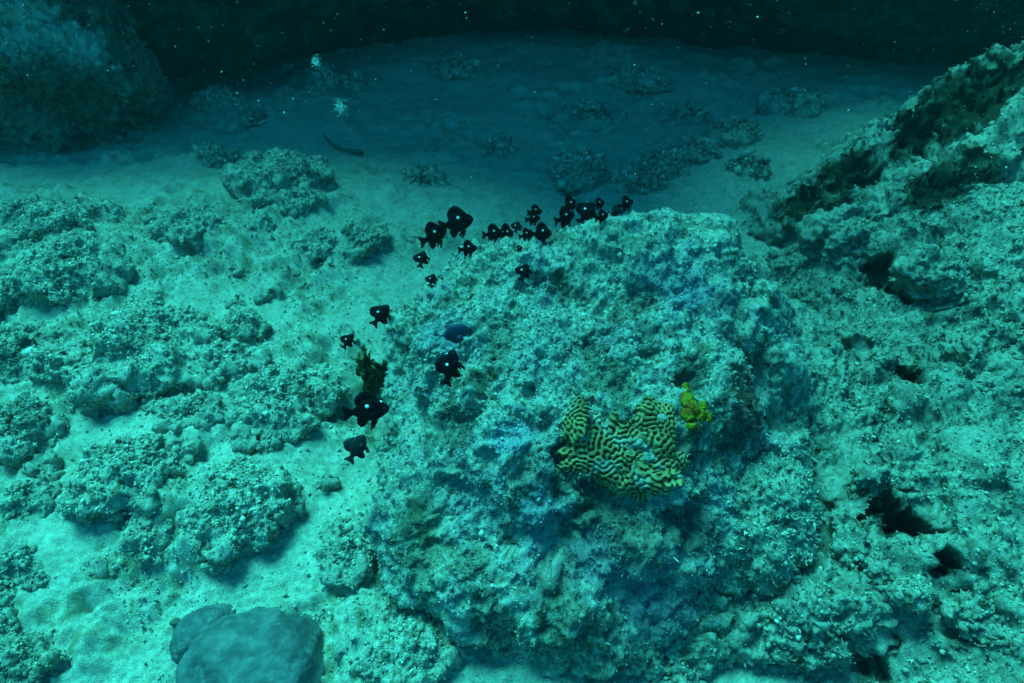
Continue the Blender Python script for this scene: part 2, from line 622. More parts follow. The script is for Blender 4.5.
# ================================================================ THE BACK LEDGE
def ledge():
    xs = np.linspace(-7.5, 6.5, 440)
    # y of the foot along x (from where the dark foot meets the sand)
    px = np.array([-7, -3.2, -2.2, -1.3, -0.3, 0.6, 1.6, 2.6, 4.0, 7])
    foot = np.interp(xs, px, np.array([4.3, 4.4, 4.7, 5.0, 5.7, 5.8, 5.2, 4.8, 4.4, 4.1]))
    lx = np.stack([xs, np.zeros_like(xs), np.zeros_like(xs)], 1)
    foot = foot + 0.22 * fbm(lx, 1.3, 3, 17, 0.6)
    # roof lip out of view above the channel, its outline shaped to cast shade
    lipy = 1.50 + np.interp(xs + 1.45, np.array([-5, -3.1, -2.3, -1.3, -0.6, 0.0, 0.6, 1.0, 1.35, 1.9, 2.6, 9]), np.array([4.6, 4.4, 2.15, 2.6, 2.4, 2.0, 1.5, 1.25, 1.7, 2.9, 3.3, 3.3]))
    prof = [(0.45, -0.30, 0), (0.40, -0.1, 0), (0.34, 0.04, 0), (0.22, 0.14, 0), (0.02, 0.20, 0), (-0.16, 0.25, 0), (-0.27, 0.33, 0), (-0.31, 0.46, 0), (-0.30, 0.62, 0.0),
            (-0.36, 0.85, 0.02), (-0.40, 1.4, 0.08), (-0.35, 2.2, 0.3), (-0.2, 3.2, 0.65), (-0.1, 3.9, 0.95), (0.0, 4.2, 1.0), (0.05, 4.4, 1.0), (0.25, 4.55, 0.95), (0.6, 4.6, 0.6), (1.6, 4.6, 0.0), (3.4, 3.6, 0), (3.7, -0.3, 0)]
    prof = np.array(prof)
    seg = np.concatenate([[0], np.cumsum(np.linalg.norm(np.diff(prof, axis=0), axis=1))])
    t = np.concatenate([np.linspace(0, seg[8], 90), np.linspace(seg[8], seg[-1], 110)[1:]])
    oy, oz, ow = (np.interp(t, seg, prof[:, q]) for q in range(3))
    T, X = np.meshgrid(np.arange(len(t)), np.arange(len(xs)), indexing='ij')
    V = np.stack([xs[X], foot[X] * (1 - ow[T]) + lipy[X] * ow[T] + oy[T], oz[T] - 0.10], 2).reshape(-1, 3)
    n = len(xs)
    i, j = np.meshgrid(np.arange(len(t) - 1), np.arange(n - 1), indexing='ij')
    i, j = i.ravel(), j.ravel()
    F = np.stack([i * n + j, i * n + j + 1, (i + 1) * n + j + 1, (i + 1) * n + j], 1)
    N = normals(V, F)
    V = V + N * (0.16 * fbm(V, 0.9, 2, 7) + 0.12 * (ridged(V, 3.1, 3, 9) - 0.3) + 0.02 * fbm(V, 14, 3, 12, 0.65))[:, None]
    N = normals(V, F)
    return V, F, N


lv, lf, ln = ledge()
lb = fbm(lv, 8, 3, 14, 0.6)
le = fbm(lv, 30, 2, 15, 0.7)
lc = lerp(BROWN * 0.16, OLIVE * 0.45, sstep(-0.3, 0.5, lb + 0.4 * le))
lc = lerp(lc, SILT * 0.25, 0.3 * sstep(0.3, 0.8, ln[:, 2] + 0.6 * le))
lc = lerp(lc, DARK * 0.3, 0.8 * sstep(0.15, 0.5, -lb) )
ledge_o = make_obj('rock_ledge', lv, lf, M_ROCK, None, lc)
tag(ledge_o, 'long dark undercut rock ledge closing off the top of the scene', 'rock ledge')


# ================================================================ THE CENTRAL BOULDER
BC = np.array([0.18, 1.25, 0.15])
b_blobs = [((0.00, 0.00, 0.0), (0.46, 0.46, 0.40), 0.0),
           ((0.22, 0.20, 0.15), (0.36, 0.28, 0.32), 0.2),
           ((0.36, 0.18, 0.02), (0.28, 0.26, 0.28), 0.0),
           ((0.34, -0.05, -0.08), (0.28, 0.26, 0.26), 0.0),
           ((-0.16, 0.24, 0.05), (0.38, 0.31, 0.33), 0.1),
           ((0.04, 0.24, 0.12), (0.36, 0.30, 0.31), 0.0),
           ((-0.14, -0.22, -0.05), (0.40, 0.34, 0.30), 0.2),
           ((0.00, -0.38, -0.12), (0.28, 0.25, 0.26), 0.0),
           ((0.14, -0.15, 0.08), (0.30, 0.26, 0.28), 0.0)]


PATCHES = [
    (600, 525, 0.10, OLIVE * 0.9, 0.6), (660, 600, 0.10, PURPLE * 0.6, 0.6), (560, 610, 0.08, OLIVE * 0.8, 0.55), (415, 525, 0.07, OLIVE, 0.5), (500, 350, 0.05, OLIVE * 0.7, 0.6), (640, 300, 0.05, OLIVE * 0.8, 0.6),
    (720, 300, 0.06, PURPLE * 0.7, 0.6), (560, 282, 0.04, OLIVE * 0.7, 0.6), (740, 390, 0.08, RUST * 0.6, 0.6), (690, 450, 0.07, BROWN * 1.3, 0.6), (530, 500, 0.06, OLIVE * 0.7, 0.6), (590, 350, 0.05, OLIVE * 0.7, 0.6), (470, 560, 0.05, BROWN, 0.5),
    (620, 240, 0.05, OLIVE, 0.5), (450, 300, 0.04, OLIVE * 0.8, 0.5),
    (690, 290, 0.075, BLUE * 1.1, 0.85), (655, 270, 0.07, PURPLE, 0.6), (512, 438, 0.06, BLUE * 1.5, 0.8), (545, 520, 0.07, BLUE * 1.2, 0.7),
    (600, 560, 0.08, PURPLE * 0.9, 0.7), (480, 500, 0.09, BLUE, 0.5), (620, 330, 0.06, PURPLE * 0.8, 0.5), (750, 420, 0.09, RUST * 0.8, 0.6), (760, 360, 0.06, RUST * 0.6, 0.5), (720, 450, 0.06, BROWN * 1.5, 0.5), (640, 540, 0.08, BROWN * 1.6, 0.5),
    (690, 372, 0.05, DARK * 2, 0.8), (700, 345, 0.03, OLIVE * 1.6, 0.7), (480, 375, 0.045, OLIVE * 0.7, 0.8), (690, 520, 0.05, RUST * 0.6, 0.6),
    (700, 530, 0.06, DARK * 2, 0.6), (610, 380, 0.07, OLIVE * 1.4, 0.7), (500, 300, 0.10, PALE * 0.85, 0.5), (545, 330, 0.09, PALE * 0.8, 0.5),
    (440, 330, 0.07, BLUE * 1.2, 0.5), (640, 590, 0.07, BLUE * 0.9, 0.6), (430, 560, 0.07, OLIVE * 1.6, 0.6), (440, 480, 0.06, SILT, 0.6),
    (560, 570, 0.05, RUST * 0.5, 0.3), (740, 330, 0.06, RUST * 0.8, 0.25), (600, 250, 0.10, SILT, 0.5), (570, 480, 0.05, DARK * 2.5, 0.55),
    (510, 260, 0.08, PALE * 0.8, 0.5), (470, 440, 0.05, PURPLE, 0.4)]
PITS = [
    (390, 612, 0.025, 0.05), (568, 455, 0.03, 0.05), (690, 385, 0.022, 0.05), (480, 378, 0.035, 0.03), (512, 552, 0.012, 0.03), (488, 552, 0.010, 0.03),
    (560, 545, 0.05, 0.03), (450, 500, 0.05, 0.03), (692, 520, 0.05, 0.06), (640, 455, 0.012, 0.02), (600, 310, 0.02, 0.02), (650, 350, 0.03, 0.025),
    (480, 630, 0.03, 0.03), (792, 322, 0.015, 0.04), (455, 336, 0.022, 0.022), (540, 390, 0.03, 0.02), (420, 420, 0.05, 0.03), (700, 480, 0.04, 0.025)]
bo, BV, BF, BN, BCOL = rock('coral_boulder', 'large rounded coral-crusted boulder in the middle with brain coral and damselfish above it', BC, b_blobs, 230, 100, cat='boulder',
                            purple=0.35, silt=0.95, darkness=0.6, warp=0.045, amps=(0.055, 0.022, 0.010, 0.0045), worl=0.011, worl2=0.005, pits_at=PITS, patches=PATCHES,
                            crumb=42000, tuft=16000, size=0.0020, tone=1.2, dress_keep=lambda V, N: (V[:, 1] < 1.62) & (N[:, 1] < 0.75))
B_HIT, BTREE = surface_hit(BV, BF)


def surf_frame(px, py):
    p = B_HIT(px, py)
    near_ = np.linalg.norm(BV - p, axis=1) < 0.045
    n = BN[near_].mean(0)
    n /= np.linalg.norm(n)
    x = np.cross(C_U, n)
    x /= np.linalg.norm(x)
    y = np.cross(n, x)
    return p, x, y, n


# ================================================================ BRAIN CORAL (meandering ridges grown by a pattern-forming relaxation)
def labyrinth(n=192, waves=13, seed=4, it=26):
    r = np.random.default_rng(seed)
    u = r.normal(size=(n, n)) * 0.3
    k = np.fft.fftfreq(n) * n
    K2 = k[:, None] ** 2 + k[None, :] ** 2
    Lk = 0.32 - (1 - K2 / waves ** 2) ** 2
    E = np.exp(np.clip(Lk, -60, 1) * 0.5)
    for _ in range(it):
        uh = np.fft.fft2(u - 0.5 * u ** 3) * E
        u = np.real(np.fft.ifft2(uh))
    return u / np.abs(u).max()


LAB = labyrinth()


def coral_lobe(parent, px, py, rx, ry, rise, name, uvo, amp=0.0046, tilt=None):
    p, X, Y, N = surf_frame(px, py)
    if tilt is not None:
        N = N + tilt
        N /= np.linalg.norm(N)
        X = np.cross(C_U, N)
        X /= np.linalg.norm(X)
        Y = np.cross(N, X)
    s = depth(p) / FPX
    a, bq = rx * s, ry * s
    n = 150
    g = np.linspace(-1.12, 1.12, n)
    U, Vv = np.meshgrid(g, g, indexing='ij')
    U, Vv = U.ravel(), Vv.ravel()
    q = np.stack([U * a, Vv * bq, np.zeros_like(U)], 1)
    edge = 0.96 + 0.34 * noise(np.stack([np.cos(np.arctan2(Vv, U)) * 2, np.sin(np.arctan2(Vv, U)) * 2, np.full_like(U, uvo)], 1), 1.9, 3)
    rr = np.sqrt(U ** 2 + Vv ** 2) / edge
    dome = np.where(rr < 1, np.sqrt(np.maximum(1 - rr ** 2 * 0.96, 0)), 0.2 - (rr - 1) * 2.2)
    h = rise * dome + 0.006 * noise(q + uvo, 22, 5)
    wq = np.stack([noise(q + uvo, 24, 71), noise(q + uvo, 24, 72)], 1) * 0.006
    q0 = q.copy()
    q = q + np.concatenate([wq, np.zeros((len(q), 1))], 1)
    gi = ((q[:, 0] / 0.0104 / 13 + uvo * 0.31) % 1) * 192
    gj = ((q[:, 1] / 0.0104 / 13 + uvo * 0.17) % 1) * 192
    i0, j0 = np.floor(gi).astype(int) % 192, np.floor(gj).astype(int) % 192
    fi, fj = gi - np.floor(gi), gj - np.floor(gj)
    i1, j1 = (i0 + 1) % 192, (j0 + 1) % 192
    lab = LAB[i0, j0] * (1 - fi) * (1 - fj) + LAB[i1, j0] * fi * (1 - fj) + LAB[i0, j1] * (1 - fi) * fj + LAB[i1, j1] * fi * fj
    q = q0
    ridge = sstep(-0.6, 0.3, lab)
    h = h + amp * (ridge - 0.4) * 1.6
    P = p + X * q[:, :1] + Y * q[:, 1:2] + N * h[:, None] - N * (rise * 0.30)
    i, j = np.meshgrid(np.arange(n - 1), np.arange(n - 1), indexing='ij')
    i, j = i.ravel(), j.ravel()
    F = np.stack([i * n + j, (i + 1) * n + j, (i + 1) * n + j + 1, i * n + j + 1], 1)
    vein = sstep(0.55, 1.0, lab)
    C = lerp(np.array([0.09, 0.055, 0.015]), np.array([0.36, 0.225, 0.10]), sstep(0.1, 0.75, ridge))
    C = lerp(C, np.array([0.26, 0.19, 0.07]), 0.45 * vein)
    C = C * (0.75 + 0.5 * sstep(-0.4, 0.4, noise(q + 3 * uvo, 30, 78)))[:, None]
    C = lerp(C, SILT, 0.6 * sstep(0.32, 0.6, noise(q + uvo, 26, 79)))
    P, F, C = cull(P, F, rr < 1.08, C)
    org = np.array(parent.location)
    return make_obj(name, P - org, F, M_BRAIN, parent, C)


bp = B_HIT(625, 450)
brain = empty('brain_coral', bp)
tag(brain, 'green brain coral with winding ridges on the front of the central boulder', 'coral')
coral_lobe(brain, 602, 450, 42, 34, 0.026, 'lobe', 0.3)
coral_lobe(brain, 657, 424, 20, 30, 0.022, 'lobe', 1.7)
coral_lobe(brain, 634, 480, 44, 22, 0.030, 'lobe', 2.9)
coral_lobe(brain, 664, 462, 27, 18, 0.022, 'lobe', 4.2)
coral_lobe(brain, 575, 418, 15, 24, 0.010, 'lobe', 5.1)

# yellow sponge
M_YEL = reef_mat('yellow_sponge_skin', speck=0.5, bump=0.4, dark=0.5, s1=120)
p, X, Y, N = surf_frame(693, 407)
s = depth(p) / FPX
sponge = empty('yellow_sponge', p)
tag(sponge, 'small bright yellow crusting sponge right of the brain coral', 'sponge')
for k, (u, v, a, b_) in enumerate(((-2, 6, 7, 12), (8, -9, 9, 7), (-8, -8, 7, 7), (-1, 20, 4, 6), (12, 1, 4, 6), (-5, -20, 6, 3), (3, -3, 6, 6), (14, -12, 5, 4))):
    D, Q = cube_sphere(16)
    q = p + (X * u + Y * v) * s - N * 0.003
    P = D[:, :1] * X * a * s + D[:, 1:2] * Y * b_ * s + D[:, 2:] * N * 0.012
    P = P + q
    P = P + D * (0.006 * fbm(P, 55, 2, 60 + k) + 0.003 * noise(P, 160, 61))[:, None]
    c0 = lerp(np.array([0.42, 0.24, 0.01]), np.array([0.36, 0.10, 0.008]), sstep(-0.2, 0.4, noise(P, 35, 66)))
    make_obj('crust', P - p, Q, M_YEL, sponge, c0)

# ================================================================ RIGHT-HAND REEF
def local(px, py, z):
    return at(px, py, z)


def right_cols(V, N, C):
    # dark brown algae on the upper slabs, sand drift on the shelves
    d = V - CAM
    return C


def rise_h(x, y, x0, Hm, sl):
    d = np.maximum(x - x0, -0.4)
    return np.where(d > 0, Hm * (1 - np.exp(-d * sl / Hm)), d * 1.2)


def sheet_rock(name, label, cat, X0, X1, Y0, Y1, step, zfun, seed, amps, silt, darkness, crumb, tuft, size, pits_at=(), patches=(), worl=0.022, worl2=0.010, zcut=-0.15):
    """a large sloping rock given by its height over the ground plan, then broken up along its normals"""
    xs, ys_ = np.arange(X0, X1, step), np.arange(Y0, Y1, step)
    yy, xx = np.meshgrid(ys_, xs, indexing='ij')
    V = np.stack([xx.ravel(), yy.ravel(), zfun(xx.ravel(), yy.ravel())], 1)
    nx_ = len(xs)
    i, j = np.meshgrid(np.arange(len(ys_) - 1), np.arange(nx_ - 1), indexing='ij')
    i, j = i.ravel(), j.ravel()
    F = np.stack([i * nx_ + j, i * nx_ + j + 1, (i + 1) * nx_ + j + 1, (i + 1) * nx_ + j], 1)
    N = normals(V, F)
    V = V + N * (amps[0] * fbm(V, 3.6, 2, seed) + amps[1] * (ridged(V, 9, 2, seed + 10) - 0.35))[:, None]
    hit, _ = surface_hit(V[::1], F)
    w = np.stack([noise(V, 7, seed + 90 + q) for q in range(3)], 1)
    V = V + w * 0.02
    N = normals(V, F)
    d = -0.05 * (worley(V + w * 0.05, 6.5, seed + 19) - 0.45) - worl * (worley(V, 17, seed + 20) - 0.45) - worl2 * (worley(V + w * 0.02, 46, seed + 21) - 0.45)
    d = d + amps[2] * fbm(V, 30, 2, seed + 30, 0.6) + amps[3] * fbm(V, 95, 2, seed + 40, 0.7)
    wob = 0.4 * fbm(V, 22, 3, seed + 83, 0.7)
    V0 = V
    sink = np.zeros(len(V))
    for x, y, r, dep in pits_at:
        h = hit(x, y)
        if h is not None:
            q = np.linalg.norm((V - h) * np.array([1, 1, 1.5]), axis=1) / (1.25 * r) + 1.3 * wob + 0.35 * noise(V, 16, seed + 77)
            sink = np.maximum(sink, dep * sstep(1.2, 0.8, q))
    V = V + N * d[:, None] + sink[:, None] * np.array([0.25, 0.45, -0.85])       # hollows run down and back under the slope
    N = normals(V, F)
    C = rock_col(V, N, seed, silt, darkness, 0.0, 1.0)
    for x, y, r, cl, am in patches:
        h = hit(x, y)
        if h is not None:
            C = lerp(C, cl, am * sstep(1.15, 0.6, np.linalg.norm(V0 - h, axis=1) / r + wob))
    C = lerp(C, DARK, sstep(0.012, 0.05, sink))  # shade of the hollows put into the colour, near black where sunk
    V, F, N, C = cull(V, F, V[:, 2] > zcut, N, C)
    base = np.array([(X0 + X1) / 2, (Y0 + Y1) / 2, 0.0])
    root = empty(name, base)
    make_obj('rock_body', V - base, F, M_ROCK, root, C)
    vis = (V[:, 0] < 0.60 + 0.85 * V[:, 1])
    dress(root, V - base, N, C, crumb, tuft, size, vis)
    tag(root, label, cat)
    return V, F


def slope_z(x, y):
    x0 = np.interp(y, [0.2, 0.7, 1.0, 1.35, 2.1, 2.4], [0.62, 0.68, 0.68, 0.80, 1.0, 1.05])
    z = rise_h(x, y, x0, np.interp(y, [0.3, 1.0, 1.6, 2.3], [0.42, 0.62, 0.78, 0.85]), np.interp(y, [0.4, 1.0, 2.2], [0.75, 1.05, 1.15]))
    z = z + 0.05 * np.sin(x * 6 + y * 3) * sstep(0.1, 0.4, x - x0)
    return z - 0.9 * sstep(2.12, 2.45, y + 0.12 * np.sin(x * 7)) - 0.5 * sstep(0.45, 0.2, y)


def slab_z(x, y):
    x0 = np.interp(y, [1.9, 2.3, 2.75, 3.1], [1.02, 1.06, 1.12, 1.25])
    z = rise_h(x, y, x0, 1.25, 1.05) + 0.05 + 0.06 * np.sin((y - 0.25 * x) * 15)
    return z - 1.6 * sstep(2.78, 3.25, y - 0.05 * np.sin(x * 9)) - 0.6 * sstep(2.1, 1.8, y)


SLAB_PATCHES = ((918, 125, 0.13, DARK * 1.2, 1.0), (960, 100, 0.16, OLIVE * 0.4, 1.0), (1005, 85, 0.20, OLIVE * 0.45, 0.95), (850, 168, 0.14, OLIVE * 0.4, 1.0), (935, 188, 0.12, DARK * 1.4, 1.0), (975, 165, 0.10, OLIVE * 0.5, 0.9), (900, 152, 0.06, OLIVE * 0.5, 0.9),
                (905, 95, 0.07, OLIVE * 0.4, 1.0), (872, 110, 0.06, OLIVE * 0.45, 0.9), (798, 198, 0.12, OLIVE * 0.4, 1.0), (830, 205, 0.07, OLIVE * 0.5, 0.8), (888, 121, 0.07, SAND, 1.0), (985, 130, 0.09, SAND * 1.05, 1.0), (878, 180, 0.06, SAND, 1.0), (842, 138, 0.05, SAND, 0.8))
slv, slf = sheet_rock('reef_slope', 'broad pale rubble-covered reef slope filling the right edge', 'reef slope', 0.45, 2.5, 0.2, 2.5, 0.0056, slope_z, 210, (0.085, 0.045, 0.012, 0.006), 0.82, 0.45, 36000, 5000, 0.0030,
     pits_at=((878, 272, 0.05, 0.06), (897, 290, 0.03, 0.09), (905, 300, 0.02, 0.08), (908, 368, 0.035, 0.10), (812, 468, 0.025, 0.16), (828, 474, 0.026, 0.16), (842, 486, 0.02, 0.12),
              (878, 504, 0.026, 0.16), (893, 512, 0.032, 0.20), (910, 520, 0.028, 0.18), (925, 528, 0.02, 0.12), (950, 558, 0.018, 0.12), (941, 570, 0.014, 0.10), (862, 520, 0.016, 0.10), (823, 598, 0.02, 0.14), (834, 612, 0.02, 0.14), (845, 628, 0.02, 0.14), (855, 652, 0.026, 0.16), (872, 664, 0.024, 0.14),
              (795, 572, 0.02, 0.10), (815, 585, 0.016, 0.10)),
     patches=SLAB_PATCHES + ((880, 268, 0.06, OLIVE * 1.0, 0.85), (905, 365, 0.055, OLIVE * 0.7, 0.8), (893, 512, 0.06, DARK, 0.95), (915, 522, 0.04, DARK, 0.95), (825, 474, 0.045, DARK, 0.95), (862, 658, 0.04, DARK, 0.95), (834, 612, 0.03, DARK, 0.9),  # DARK entries at the pits: crevice shade painted as colour
              (948, 562, 0.03, DARK, 0.9), (983, 570, 0.012, DARK, 0.9), (805, 580, 0.025, DARK, 0.9), (845, 385, 0.02, BLUE * 0.6, 0.8), (818, 370, 0.014, DARK * 2, 0.8), (897, 290, 0.03, DARK, 0.9), (920, 436, 0.02, DARK, 0.9),  # more crevice shade painted in by the DARK entries at pits
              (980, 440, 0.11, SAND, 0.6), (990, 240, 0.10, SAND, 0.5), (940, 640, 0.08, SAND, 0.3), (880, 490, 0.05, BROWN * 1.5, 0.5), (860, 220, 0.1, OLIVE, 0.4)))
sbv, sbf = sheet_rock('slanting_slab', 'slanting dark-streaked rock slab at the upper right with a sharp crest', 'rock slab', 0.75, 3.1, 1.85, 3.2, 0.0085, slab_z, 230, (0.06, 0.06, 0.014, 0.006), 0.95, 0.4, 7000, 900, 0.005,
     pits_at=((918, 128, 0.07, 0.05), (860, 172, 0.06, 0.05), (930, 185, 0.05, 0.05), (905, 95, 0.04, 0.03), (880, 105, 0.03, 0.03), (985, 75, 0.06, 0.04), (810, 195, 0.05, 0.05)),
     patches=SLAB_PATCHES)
SLOPE_HIT, _t = surface_hit(slv, slf)
SLAB_HIT, _t = surface_hit(sbv, sbf)
for k, (lab, px, py, w, h) in enumerate((
        ('rugged rock head on the right slope above the dark hollow', 850, 235, 90, 46), ('pale overhanging rock beside the dark hollow on the right slope', 945, 275, 80, 60),
        ('broad crusty rock head at the right edge below the slab', 985, 350, 90, 66), ('ragged rock lip above the big black crevice', 905, 482, 90, 34),
        ('rounded rock lying below the big black crevice', 868, 556, 64, 44), ('pale knob left of the small black holes at lower right', 905, 580, 44, 34),
        ('jutting rock at the right edge near the bottom', 985, 610, 90, 60), ('crusty rock on the slope between boulder and right edge', 860, 420, 64, 44),
        ('small rock head under the slab foot', 800, 262, 56, 30))):
    p = SLOPE_HIT(px, py)
    p = p if p is not None else SLAB_HIT(px, py)
    if p is None:
        continue
    s_ = depth(p) / FPX
    rx, ry = w / 2 * s_, h / 2 * s_ * 1.25
    q_ = np.random.default_rng(50 + k)
    bl = [((0, 0, 0), (rx * 0.75, ry * 0.75, 0.45 * rx), 0.0)] + [((q_.uniform(-0.5, 0.5) * rx, q_.uniform(-0.5, 0.5) * ry, q_.uniform(-0.1, 0.1) * rx), (rx * q_.uniform(0.4, 0.6), ry * q_.uniform(0.4, 0.6), rx * q_.uniform(0.3, 0.5)), 0.0) for _ in range(4)]
    rock('slope_rock', lab, p - np.array([0, 0, 0.01]), bl, 40, 1500 + 31 * k, group='rocks on the right slope', silt=0.95, darkness=0.35, scale=0.45, amps=(0.085, 0.04, 0.010, 0.004), warp=0.06, worl=0.012, worl2=0.006,
         k=max(28.0, 6 / rx), zcut=p[2] - 0.12, crumb=900, tuft=200, size=0.0028)
rock('saddle_rock', 'pale rough rock filling the gap between the central boulder and the right slope', at(795, 415, 0.05),
     [((0, 0, 0), (0.17, 0.26, 0.20), 0.0), ((0.03, 0.2, 0.02), (0.16, 0.2, 0.18), 0.0), ((0.02, -0.2, -0.03), (0.15, 0.18, 0.15), 0.0)],
     76, 245, silt=1.0, darkness=0.25, scale=0.6, amps=(0.06, 0.03, 0.010, 0.004), crumb=4000, tuft=1200, size=0.003)
rock('coral_clump', 'fuzzy pale coral clump at the lower right foot of the central boulder', at(748, 525, 0.16),
     [((0, 0, 0), (0.12, 0.12, 0.15), 0), ((0.06, 0.07, 0.0), (0.10, 0.11, 0.14), 0), ((-0.05, -0.06, -0.03), (0.09, 0.08, 0.12), 0)],
     64, 250, cat='coral', silt=0.95, darkness=0.15, tone=1.1, scale=0.5, crumb=3000, tuft=2600, size=0.0036)
rock('rounded_rock', 'rounded pale rock below the dark crevice at lower right', at(800, 622, 0.06),
     [((0, 0, 0), (0.12, 0.10, 0.11), 0), ((0.07, 0.03, 0), (0.10, 0.09, 0.10), 0), ((-0.08, 0.02, -0.02), (0.09, 0.09, 0.09), 0)],
     56, 260, silt=0.95, darkness=0.15, scale=0.5, amps=(0.075, 0.05, 0.011, 0.004), crumb=1600, tuft=500, size=0.0036)
rock('low_rock', 'low sand-dusted rock at the bottom edge right of the central boulder', at(668, 640, 0.03),
     [((0, 0, 0), (0.13, 0.11, 0.07), 0.3), ((0.06, 0.07, 0.0), (0.10, 0.08, 0.07), 0)],
     50, 270, silt=0.95, darkness=0.1, scale=0.5, amps=(0.075, 0.05, 0.011, 0.004), crumb=900, tuft=100, size=0.0034)

# ================================================================ LEFT-HAND ROCKS
def small_rock(name, label, px, py, w, h, seed, n=40, flat=0.62, turn=0.0, **kw):
    p = at(px, py, 0.04)
    s = depth(p) / FPX
    rx = w / 2 * s
    dep = math.atan2(CAM[2] - p[2], np.hypot(p[0], p[1]))
    rz = 0.62 * flat * min(rx, h * s)
    t = (h / 2 * s) ** 2 - (rz * math.cos(dep) * 0.8) ** 2
    ry = max(math.sqrt(max(t, 0)) / math.sin(dep), 0.55 * rx)
    zg = gz(p[0], p[1])
    c = np.array([p[0], p[1], zg + 0.02 * rz])
    kw.setdefault('scale', max(0.25, min(1.0, 1.6 * max(rx, ry))))
    area = 4 * rx * ry
    kw.setdefault('crumb', int(area * 36000) + 100)
    kw.setdefault('tuft', int(area * 3000) + 20)
    kw.setdefault('size', 0.0029)
    q = np.random.default_rng(seed)
    blobs = [((0, 0, 0), (rx * 0.72, ry * 0.72, rz * 0.85), turn)]
    for _ in range(5):
        an = q.uniform(0, 2 * math.pi)
        rr = q.uniform(0.3, 0.55)
        blobs.append(((math.cos(an) * rr * rx, math.sin(an) * rr * ry, q.uniform(-0.2, 0.25) * rz), (rx * q.uniform(0.35, 0.6), ry * q.uniform(0.35, 0.6), rz * q.uniform(0.5, 0.85)), q.uniform(-0.6, 0.6)))
    kw.setdefault('amps', (0.085, 0.028, 0.008, 0.0035))
    kw.setdefault('tone', 1.3)
    kw['darkness'] = 0.7 * kw.get('darkness', 0.35)
    kw.setdefault('worl', 0.010)
    kw.setdefault('worl2', 0.005)
    kw.setdefault('warp', 0.06)
    return rock(name, label, c, blobs, n, seed, k=max(28.0, 6 / rx), zcut=zg - 0.05, **kw)


for k, (nm, lab, px, py, w, h, n, fl, kw) in enumerate(LR):
    small_rock(nm, lab, px, py, w, h, 300 + 13 * k, n, fl, turn=0.2 * math.sin(k * 2.1), **kw)

# small stones lying about on the left flat
q = np.random.default_rng(77)
NEAR = ['large silt boulder', 'knobbly boulder', 'crusty shadow-casting boulder', 'long low rock', 'hollow rock', 'dark rock cut by the left edge', 'ragged rock under the pale chip', 'small dark-sided rock',
        'ragged rock cluster', 'oblong dark rock', 'lump below the knobbly boulder', 'weathered low clump', 'dark corner lump', 'dark lump above the corner', 'wide rubble mound', 'narrow rock ridge', 'silted knoll', 'dark round rock',
        'broken dark-topped rock', 'knob below the knoll', 'low bump beside the dark round rock', 'small crusty rock', 'flat silted rock', 'rough low rock', 'low rock at the boulder foot', 'pale rock at the bottom edge']
seen = set()
for k in range(70):
    px, py = q.uniform(0, 350), q.uniform(215, 670)
    w = q.uniform(14, 34)
    hh, fl, da, si = w * q.uniform(0.5, 0.85), q.uniform(0.5, 0.9), q.uniform(0.2, 0.9), q.uniform(0.5, 0.95)
    if (165 < px and py > 575) or len(seen) >= 34:
        continue
    dist = [math.hypot((px - r_[2]) / r_[4], (py - r_[3]) / r_[5]) for r_ in LR]
    m_ = int(np.argmin(dist))
    dx, dy = (px - LR[m_][2]) / LR[m_][4], (py - LR[m_][3]) / LR[m_][5]
    side = ('right of' if dx > 0 else 'left of') if abs(dx) > abs(dy) else ('below' if dy > 0 else 'above')
    lab = '%s %s stone just %s the %s' % ('fist-sized' if w > 24 else 'small', 'dark' if da > 0.6 else 'silt-dusted', side, NEAR[m_])
    if lab in seen or dist[m_] < 0.42:
        continue
    seen.add(lab)
    small_rock('stone', lab, px, py, w, hh, 900 + 7 * k, 16, fl, group='small stones on the left flat', darkness=da, silt=si, crumb=60, tuft=20, worl=0.006)

# rubble rocks out in the sand channel
CH = [
    ('dark ragged rubble rock in the sand channel behind the boulder', 578, 156, 62, 40, 36, 0.8),
    ('faint dark rock far back under the ledge', 590, 92, 90, 26, 32, 0.5),
    ('shadowy rock right of the rubble rock in the channel', 664, 150, 60, 30, 32, 0.7),
    ('dim rock below the shadowy rock, behind the boulder top', 640, 172, 60, 26, 28, 0.6),
    ('dark cup-shaped lump in the channel near the right slope', 752, 160, 40, 26, 28, 0.9),
    ('low dark rock near the right end of the channel', 700, 138, 46, 26, 26, 0.6),
    ('small mound of rubble in the left part of the channel', 205, 142, 50, 22, 28, 0.5),
    ('low stone in the middle of the sand channel', 425, 168, 50, 22, 26, 0.4),
    ('small stone near the upper left boulder', 245, 100, 30, 12, 20, 0.5),
    ('stone at the back of the channel before the ledge', 690, 92, 60, 20, 24, 0.5),
    ('dark lump at the ledge foot far left of centre', 215, 84, 60, 20, 22, 0.8),
    ('broad dark lump at the ledge foot left of centre', 330, 66, 80, 22, 24, 0.8),
    ('dim lump at the ledge foot near the middle', 455, 52, 60, 18, 20, 0.8),
    ('low dim lump at the ledge foot right of the middle', 640, 62, 90, 20, 22, 0.7),
    ('dark lump at the ledge foot near the slab crest', 800, 84, 80, 24, 24, 0.8),
    ('flat dim stone lying mid-channel above the damselfish', 500, 128, 46, 16, 20, 0.4),
    ('low dim rock in the channel close to the slab foot', 735, 120, 60, 26, 24, 0.6),
]
for k, (lab, px, py, w, h, n, fl) in enumerate(CH):
    small_rock('rubble_rock', lab, px, py, w, h, 700 + 17 * k, n, fl, darkness=0.7, silt=0.55, group='rocks in the sand channel', size=0.009, crumb=500, tuft=150)

